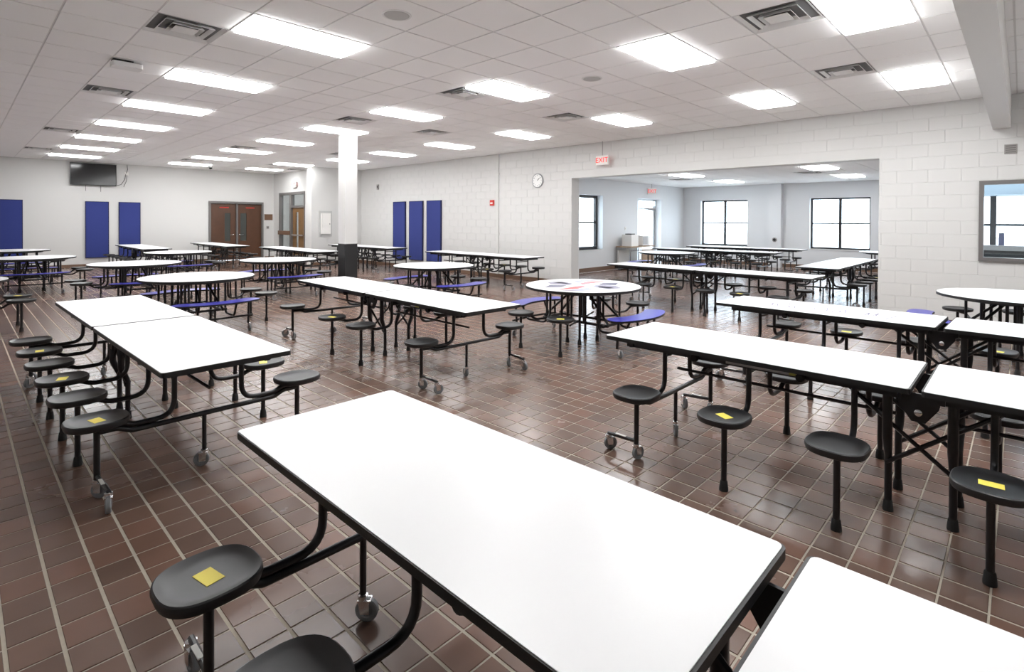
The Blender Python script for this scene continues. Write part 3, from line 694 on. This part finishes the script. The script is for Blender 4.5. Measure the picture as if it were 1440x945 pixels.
def stool_table(label, x, y, rz=0., gap=.012, left=(), right=(), plate=None, rows=ROWS):
    t = thing('stool_table', label, 'cafeteria table', (x, y, 0), rz, 'long folding tables with attached stools')
    for s in (1, -1):
        r = (0, 0, 0 if s > 0 else math.pi)
        tp = link('table_top', C['top'], t, (0, s*gap/2, 0), r); link('edge_band', C['band'], tp)
        for xx in (-.27, .27): link('rail', C['rail'], t, (xx, s*gap/2, 0), r)
        link('end_rail', C['end_rail'], t, (0, s*(HL-.16), 0)); link('end_rail', C['end_rail'], t, (0, s*.10, 0))
        link('tie_bar', C['bar'], t, (0, 0, 0), r)
        for xx in (-1, 1):
            lg = link('centre_leg', C['leg'], t, (0, s*.14, 0), (0, 0, 0 if xx > 0 else math.pi))
            link('rubber_foot', C['foot'], lg, (.165, 0, 0))
            br = link('brace', C['brace'], t, (0 if xx > 0 else -.36, 0, 0), (0, 0, 0)) if s > 0 else link('brace', C['brace'], t, (.36 if xx > 0 else 0, 0, 0), (0, 0, math.pi))
            for q in (.55, 1.2): link('bumper', C['bumper'], t, (xx*.315, s*q, 0))
    for xx in (-1, 1):
        h = link('hinge_plate', C['hinge'], t, (xx*.245, 0, 0))
        link('bolt', C['bolt'], h, (xx*.006, 0, .60), (0, 0, 0 if xx > 0 else math.pi))
    for k, yy in enumerate(rows):
        link('arm_tie', C['tie'], t, (0, yy, 0))
        end = k in (0, len(rows)-1); so = 1 if k else -1
        for xx in (-1, 1):
            r = (0, 0, 0 if xx > 0 else math.pi)
            link('seat_arm', C['arm'], t, (0, yy, 0), r)
            st = link('seat', C['seat'], t, (xx*SXO, yy, 0), (0, 0, RNG.uniform(-.06, .06)))
            if k in (left if xx < 0 else right): link('sticker', C['sticker'], st, (0, 0, 0), (0, 0, RNG.uniform(-.5, .5)))
            if end:
                link('seat_post', C['post_c'], t, (xx*SXO, yy, 0))
                add_caster(t, xx*SXO, yy, RNG.uniform(0, 6.28))
                # short bar carrying a second caster towards the table end
                sc = Matrix.Identity(4)
                cb = link('caster_bar', C['cbar'] if xx*so > 0 else C['cbar_m'], t, (xx*SXO, yy, 0), (0, 0, 0 if so > 0 else math.pi))
                lb = link('bar_label', C['clabel'], cb, (0, .12, .1315), (R_(-3.2), 0, R_(90)))
                add_caster(t, xx*(SXO-.012), yy+so*.23, RNG.uniform(0, 6.28))
            else:
                p = link('seat_post', C['post'], t, (xx*SXO, yy, 0)); link('rubber_foot', C['foot'], p)
        if end:
            link('crossbar', C['crossbar'], t, (0, yy, 0)); link('caster_post', C['mpost'], t, (-.03, yy, 0)); add_caster(t, -.03, yy, RNG.uniform(0, 6.28))
    if plate:
        s, y0, y1 = plate
        m = MB().box(-.0175, -.0165, y0, y1, HZ-.066, HZ-.036)
        link('rail_label', m.mesh('rail_label', MT['grey_box']), t, (-.27, 0, 0))
        link('warning_label', MB().box(-.018, -.017, y0, y0+.07, HZ-.066, HZ-.036).mesh('warning_label', MT['label2']), t, (-.27, 0, 0))
    return t
C['cbar_m'] = MB().tube([(0, 0, .125), (.012, .23, .112)], .012, 8).mesh('caster_bar', MT['black_metal'], True)

stool_table('long white table in the foreground, its seat with a yellow sticker at bottom left', 1.155, .415, 0, .05, left=(5, 3, 1), right=(4, 2))
stool_table('long white table at left with a row of six black stools facing the left edge', 1.12, 5.31, .021, .022, left=(0, 2, 4), right=(1, 3, 5))
stool_table('long white table in the centre, between the left table and the printed round table', 3.69, 5.575, -.024, .024, left=(2,), right=(1,), plate=(0, -1.0, -.85), rows=(-1.475, -.34, .34, 1.475))
stool_table('long white table at right, second from the camera, with a gap at its hinge', 3.755, .385, 0, .045, left=(4, 2, 0), right=(5, 3), plate=(0, .55, 1.0))
R2 = stool_table('long white table with grey pen marks at right, in front of the block wall', 5.905, .465, -.03, .045, left=(3, 1), right=(4, 2))
stool_table('long white table standing across the wide opening to the annex', 9.37, 4.15, -.03, .024, left=(3, 1), right=(4,))
stool_table('long white table inside the annex set crosswise to the others', 13.05, 2.79, R_(90), .012, left=(2,), right=(3,))
stool_table('long white table in the middle of the annex', 15.9, 6.75, 0, .012, left=(2,), right=(3,))
stool_table('long white table farthest back in the annex under the window', 18.3, 6.75, 0, .012, left=(1,), right=(3,))
stool_table('long white table along the clock wall right of the blue panels', 9.38, 10.1, 0, .012, left=(4, 1), right=(2,))
stool_table('long white table behind the column in front of the three blue panels', 9.40, 15.7, 0, .012, left=(4,), right=(2,))
stool_table('long white table left of the column in front of the short wall', 6.95, 15.4, 0, .012, left=(4,), right=(2,))
stool_table('long white table directly in front of the dark double doors', 6.32, 20.1, 0, .012, left=(4,), right=(2,))
stool_table('long white table in front of the blue panel right of the television', 4.05, 19.85, 0, .012, left=(4,), right=(2,))

# pen marks on the right hand table
ink = MB()
def stroke(m, pts, w=.004, z=HZ+.0004):
    for (a, b), (c, d) in zip(pts, pts[1:]):
        dx, dy = c-a, d-b; L = math.hypot(dx, dy) or 1; nx, ny = -dy/L*w/2, dx/L*w/2
        n = len(m.v); m.v += [(a+nx, b+ny, z), (a-nx, b-ny, z), (c-nx, d-ny, z), (c+nx, d+ny, z)]; m.f.append((n, n+1, n+2, n+3))
rs = random.Random(11)
for q in range(5):
    y = 1.45-.2*q; pts = []
    for k in range(9): pts.append((rs.uniform(-.2, .05)+.01*k, y-.022*k+rs.uniform(-.02, .02)))
    stroke(ink, pts, .011)
stroke(ink, [(-.22, .75), (-.05, .55), (.02, .35), (-.2, .40), (-.28, .25)], .012); stroke(ink, [(-.1, -.35), (-.2, -.55), (.05, -.6), (-.1, -.75)], .012)
part('pen_marks', ink, 'ink', R2)

# ------------------------------------------------------------------ round tables with two curved benches and four stools
RR = .762
def half_disc(r, z0, z1, gap, mname, mm):
    pts = [(r*math.cos(R_(a)), max(gap, r*math.sin(R_(a)))) for a in range(0, 181, 6)]
    return MB().prism(pts, z0, z1).mesh(mname, MT[mm])
D = {}
D['top'] = half_disc(RR-.004, HZ-.003, HZ, .003, 'table_top', 'laminate')
D['band'] = half_disc(RR, HZ-.032, HZ-.0025, .0015, 'edge_band', 'edge')
def bench_poly(r0, r1, a):
    pts = []; n = 12
    for k in range(n+1): t = -a+2*a*k/n; pts.append((r1*math.sin(R_(t)), -r1*math.cos(R_(t))))
    rm, rh = (r0+r1)/2, (r1-r0)/2
    for k in range(1, 6):      # rounded end
        q = math.pi*k/6; rr = rm+rh*math.cos(q); t = a+math.degrees(rh/rm)*math.sin(q)*.8
        pts.append((rr*math.sin(R_(t)), -rr*math.cos(R_(t))))
    for k in range(n+1): t = a-2*a*k/n; pts.append((r0*math.sin(R_(t)), -r0*math.cos(R_(t))))
    for k in range(1, 6):
        q = math.pi-math.pi*k/6; rr = rm+rh*math.cos(q); t = -a-math.degrees(rh/rm)*math.sin(q)*.8
        pts.append((rr*math.sin(R_(t)), -rr*math.cos(R_(t))))
    return pts
D['bench'] = MB().prism(bench_poly(.80, 1.06, 29), .444, .448).mesh('bench', MT['blue_bench'])
D['bband'] = MB().prism(bench_poly(.797, 1.063, 29.1), .424, .4438).mesh('bench_edge', MT['edge'])
def tb(name, pts, r=.0155, seg=8, fl=None): return MB().tube(fillet(pts, fl) if fl else pts, r, seg).mesh(name, MT['black_metal'], True)
D['rim'] = MB().tube([(.60*math.cos(R_(a)), .60*math.sin(R_(a)), HZ-.05) for a in range(0, 361, 15)], .014, 6, False).mesh('rim_ring', MT['black_metal'], True)
D['diag'] = tb('brace', [(.06, .10, HZ-.05), (.17, .52, .30)], .016)
D['vert'] = tb('upright', [(.22, .18, HZ-.05), (.22, .18, .28)], .016)
D['leg'] = tb('centre_leg', [(.20, .10, HZ-.05), (.20, .10, .03)], .017)
D['lower'] = MB().box(-.24, .24, -.014, .014, .27, .30).mesh('lower_bar', MT['black_metal'])
D['lower2'] = MB().box(-.014, .014, -.52, .52, .27, .30).mesh('lower_bar', MT['black_metal'])
D['sarm'] = tb('seat_arm', [(.50, 0, HZ-.05), (.50, 0, .345), (.72, 0, .345), (.80, 0, .405), (.93, 0, .41)], .0155, 8, .09)
D['sarm2'] = tb('seat_arm', [(.20, 0, .30), (.55, 0, .30)], .013, 6)
D['barm'] = tb('bench_arm', [(.0, -.42, HZ-.05), (.0, -.42, .22), (.0, -.78, .22), (.0, -.88, .42)], .0155, 8, .09)
D['blegs'] = tb('bench_leg', [(0, 0, .42), (0, .02, .10)], .016)
D['bbar'] = tb('bench_bar', [(-.47, -.84, .22), (0, -.90, .22), (.47, -.84, .22)], .014, 8)
def round_table(label, x, y, rz=0., sticker=(), printed=0):
    t = thing('round_table', label, 'cafeteria table', (x, y, 0), rz, 'round tables with blue benches and stools')
    for s in (0, 1):
        r = (0, 0, s*math.pi)
        tp = link('table_top', D['top'], t, None, r); link('edge_band', D['band'], tp)
        b = link('bench', D['bench'], t, None, r); link('bench_edge', D['bband'], b)
        for xx in (-.24, .24): link('bench_arm', D['barm'], t, (xx, 0, 0) if not s else (-xx, 0, 0), r)
        link('bench_bar', D['bbar'], t, None, r)
        for sg in (-1, 1):
            a = R_(27*sg); px_, py_ = .93*math.sin(a), -.93*math.cos(a)
            if s: px_, py_ = -px_, -py_
            link('bench_leg', D['blegs'], t, (px_, py_, 0), r); c = add_caster(t, px_, py_*1.02, RNG.uniform(0, 6.28))
        link('lower_bar', D['lower'], t, (0, .48 if s else -.48, 0))
        link('lower_bar', D['lower2'], t, (.17 if s else -.17, 0, 0))
    link('rim_ring', D['rim'], t)
    for sx in (-1, 1):
        for sy in (-1, 1):
            rot = {(1, 1): 0, (-1, -1): math.pi}.get((sx, sy))
            if rot is not None:
                link('brace', D['diag'], t, None, (0, 0, rot)); link('upright', D['vert'], t, None, (0, 0, rot)); lg = link('centre_leg', D['leg'], t, None, (0, 0, rot))
                link('rubber_foot', C['foot'], lg, (.20, .10, 0))
            else:
                k = '%d' % sx
                for nm, key_ in (('brace', 'diag_m'), ('upright', 'vert_m'), ('centre_leg', 'leg_m')):
                    lg = link(nm, D[key_], t, None, (0, 0, 0 if sx < 0 else math.pi))
                link('rubber_foot', C['foot'], lg, (-.20, .10, 0))
    for k, an in enumerate((20, 160, 200, 340)):
        a = R_(an); r = (0, 0, a); cx_, cy_ = .93*math.cos(a), .93*math.sin(a)
        link('seat_arm', D['sarm'], t, None, r); link('seat_arm', D['sarm2'], t, None, r)
        st = link('seat', C['rseat'], t, (cx_, cy_, 0), (0, 0, a))
        if k in sticker: link('sticker', C['sticker'], st, None, (0, 0, .3))
        p = link('seat_post', C['post'], t, (cx_, cy_, 0)); link('rubber_foot', C['foot'], p)
    if printed:
        zt = HZ+.0004
        def poly(pts, m, nm='printed_mark'):
            mm = MB(); mm.v = [(px_, py_, zt) for px_, py_ in pts]; mm.f = [tuple(range(len(pts)))]
            link(nm, mm.mesh(nm, MT[m]), t)
        if printed == 1:
            for px0, flip in ((0, 1), (0, -1)):
                f = flip
                def q(l): 
                    return [(f*a_*1.28, f*b_*1.22) for a_, b_ in l]
                poly(q([(.02, .02), (.50, .04), (.30, .16), (.10, .12)]), 'print_red')
                poly(q([(.12, .15), (.34, .18), (.56, .10), (.42, .32), (.22, .30)]), 'print_grey')
                poly(q([(-.10, .10), (.04, .16), (.10, .40), (-.06, .46), (-.20, .28)]), 'print_grey')
                poly(q([(-.04, .18), (.02, .22), (.03, .36), (-.05, .38)]), 'print_dark')
                poly(q([(-.30, .05), (-.14, .10), (-.24, .26), (-.44, .16)]), 'print_dark')
        else:
            poly([(-.40, -.05), (-.10, .08), (.12, .02), (.35, .14), (.30, -.10), (.02, -.16), (-.22, -.12)], 'print_grey')
    return t
for k_, src in (('diag_m', [(-.06, .10, HZ-.05), (-.17, .52, .30)]), ('vert_m', [(-.22, .18, HZ-.05), (-.22, .18, .28)]), ('leg_m', [(-.20, .10, HZ-.05), (-.20, .10, .03)])):
    D[k_] = tb({'d': 'brace', 'v': 'upright', 'l': 'centre_leg'}[k_[0]], src, .016)

round_table('round white table with a red and grey print on top, right of the centre table', 5.81, 4.24, 0, (2,), 1)
round_table('plain round white table between the column and the clock wall', 6.36, 8.15, 0, (1,))
round_table('plain round white table directly behind the long table with six stools at left', 2.53, 8.93, 0, ())
round_table('round white table with a grey print, left of the column', 4.85, 11.6, 0, (), 2)
round_table('plain round white table at left, in front of the middle blue panel', 2.44, 12.45, 0, ())
round_table('plain round white table in front of the long table by the blue panel', 4.06, 15.96, 0, ())
round_table('plain round white table at left, in front of the printed one by the back wall', 1.18, 15.76, 0, ())
round_table('round white table with a grey print nearest the back wall at the left edge', 1.10, 19.6, 0, (), 2)
round_table('round white table cut by the left edge, two of its stools showing', -.22, 10.53, 0, (0,))
round_table('round grey white table at the right edge in front of the brown framed window', 8.65, .02, R_(20), ())
round_table('round white table inside the annex near the glass door', 13.72, 7.17, 0, ())
round_table('round white table in the annex half hidden by the block wall', 18.6, 2.72, 0, ())
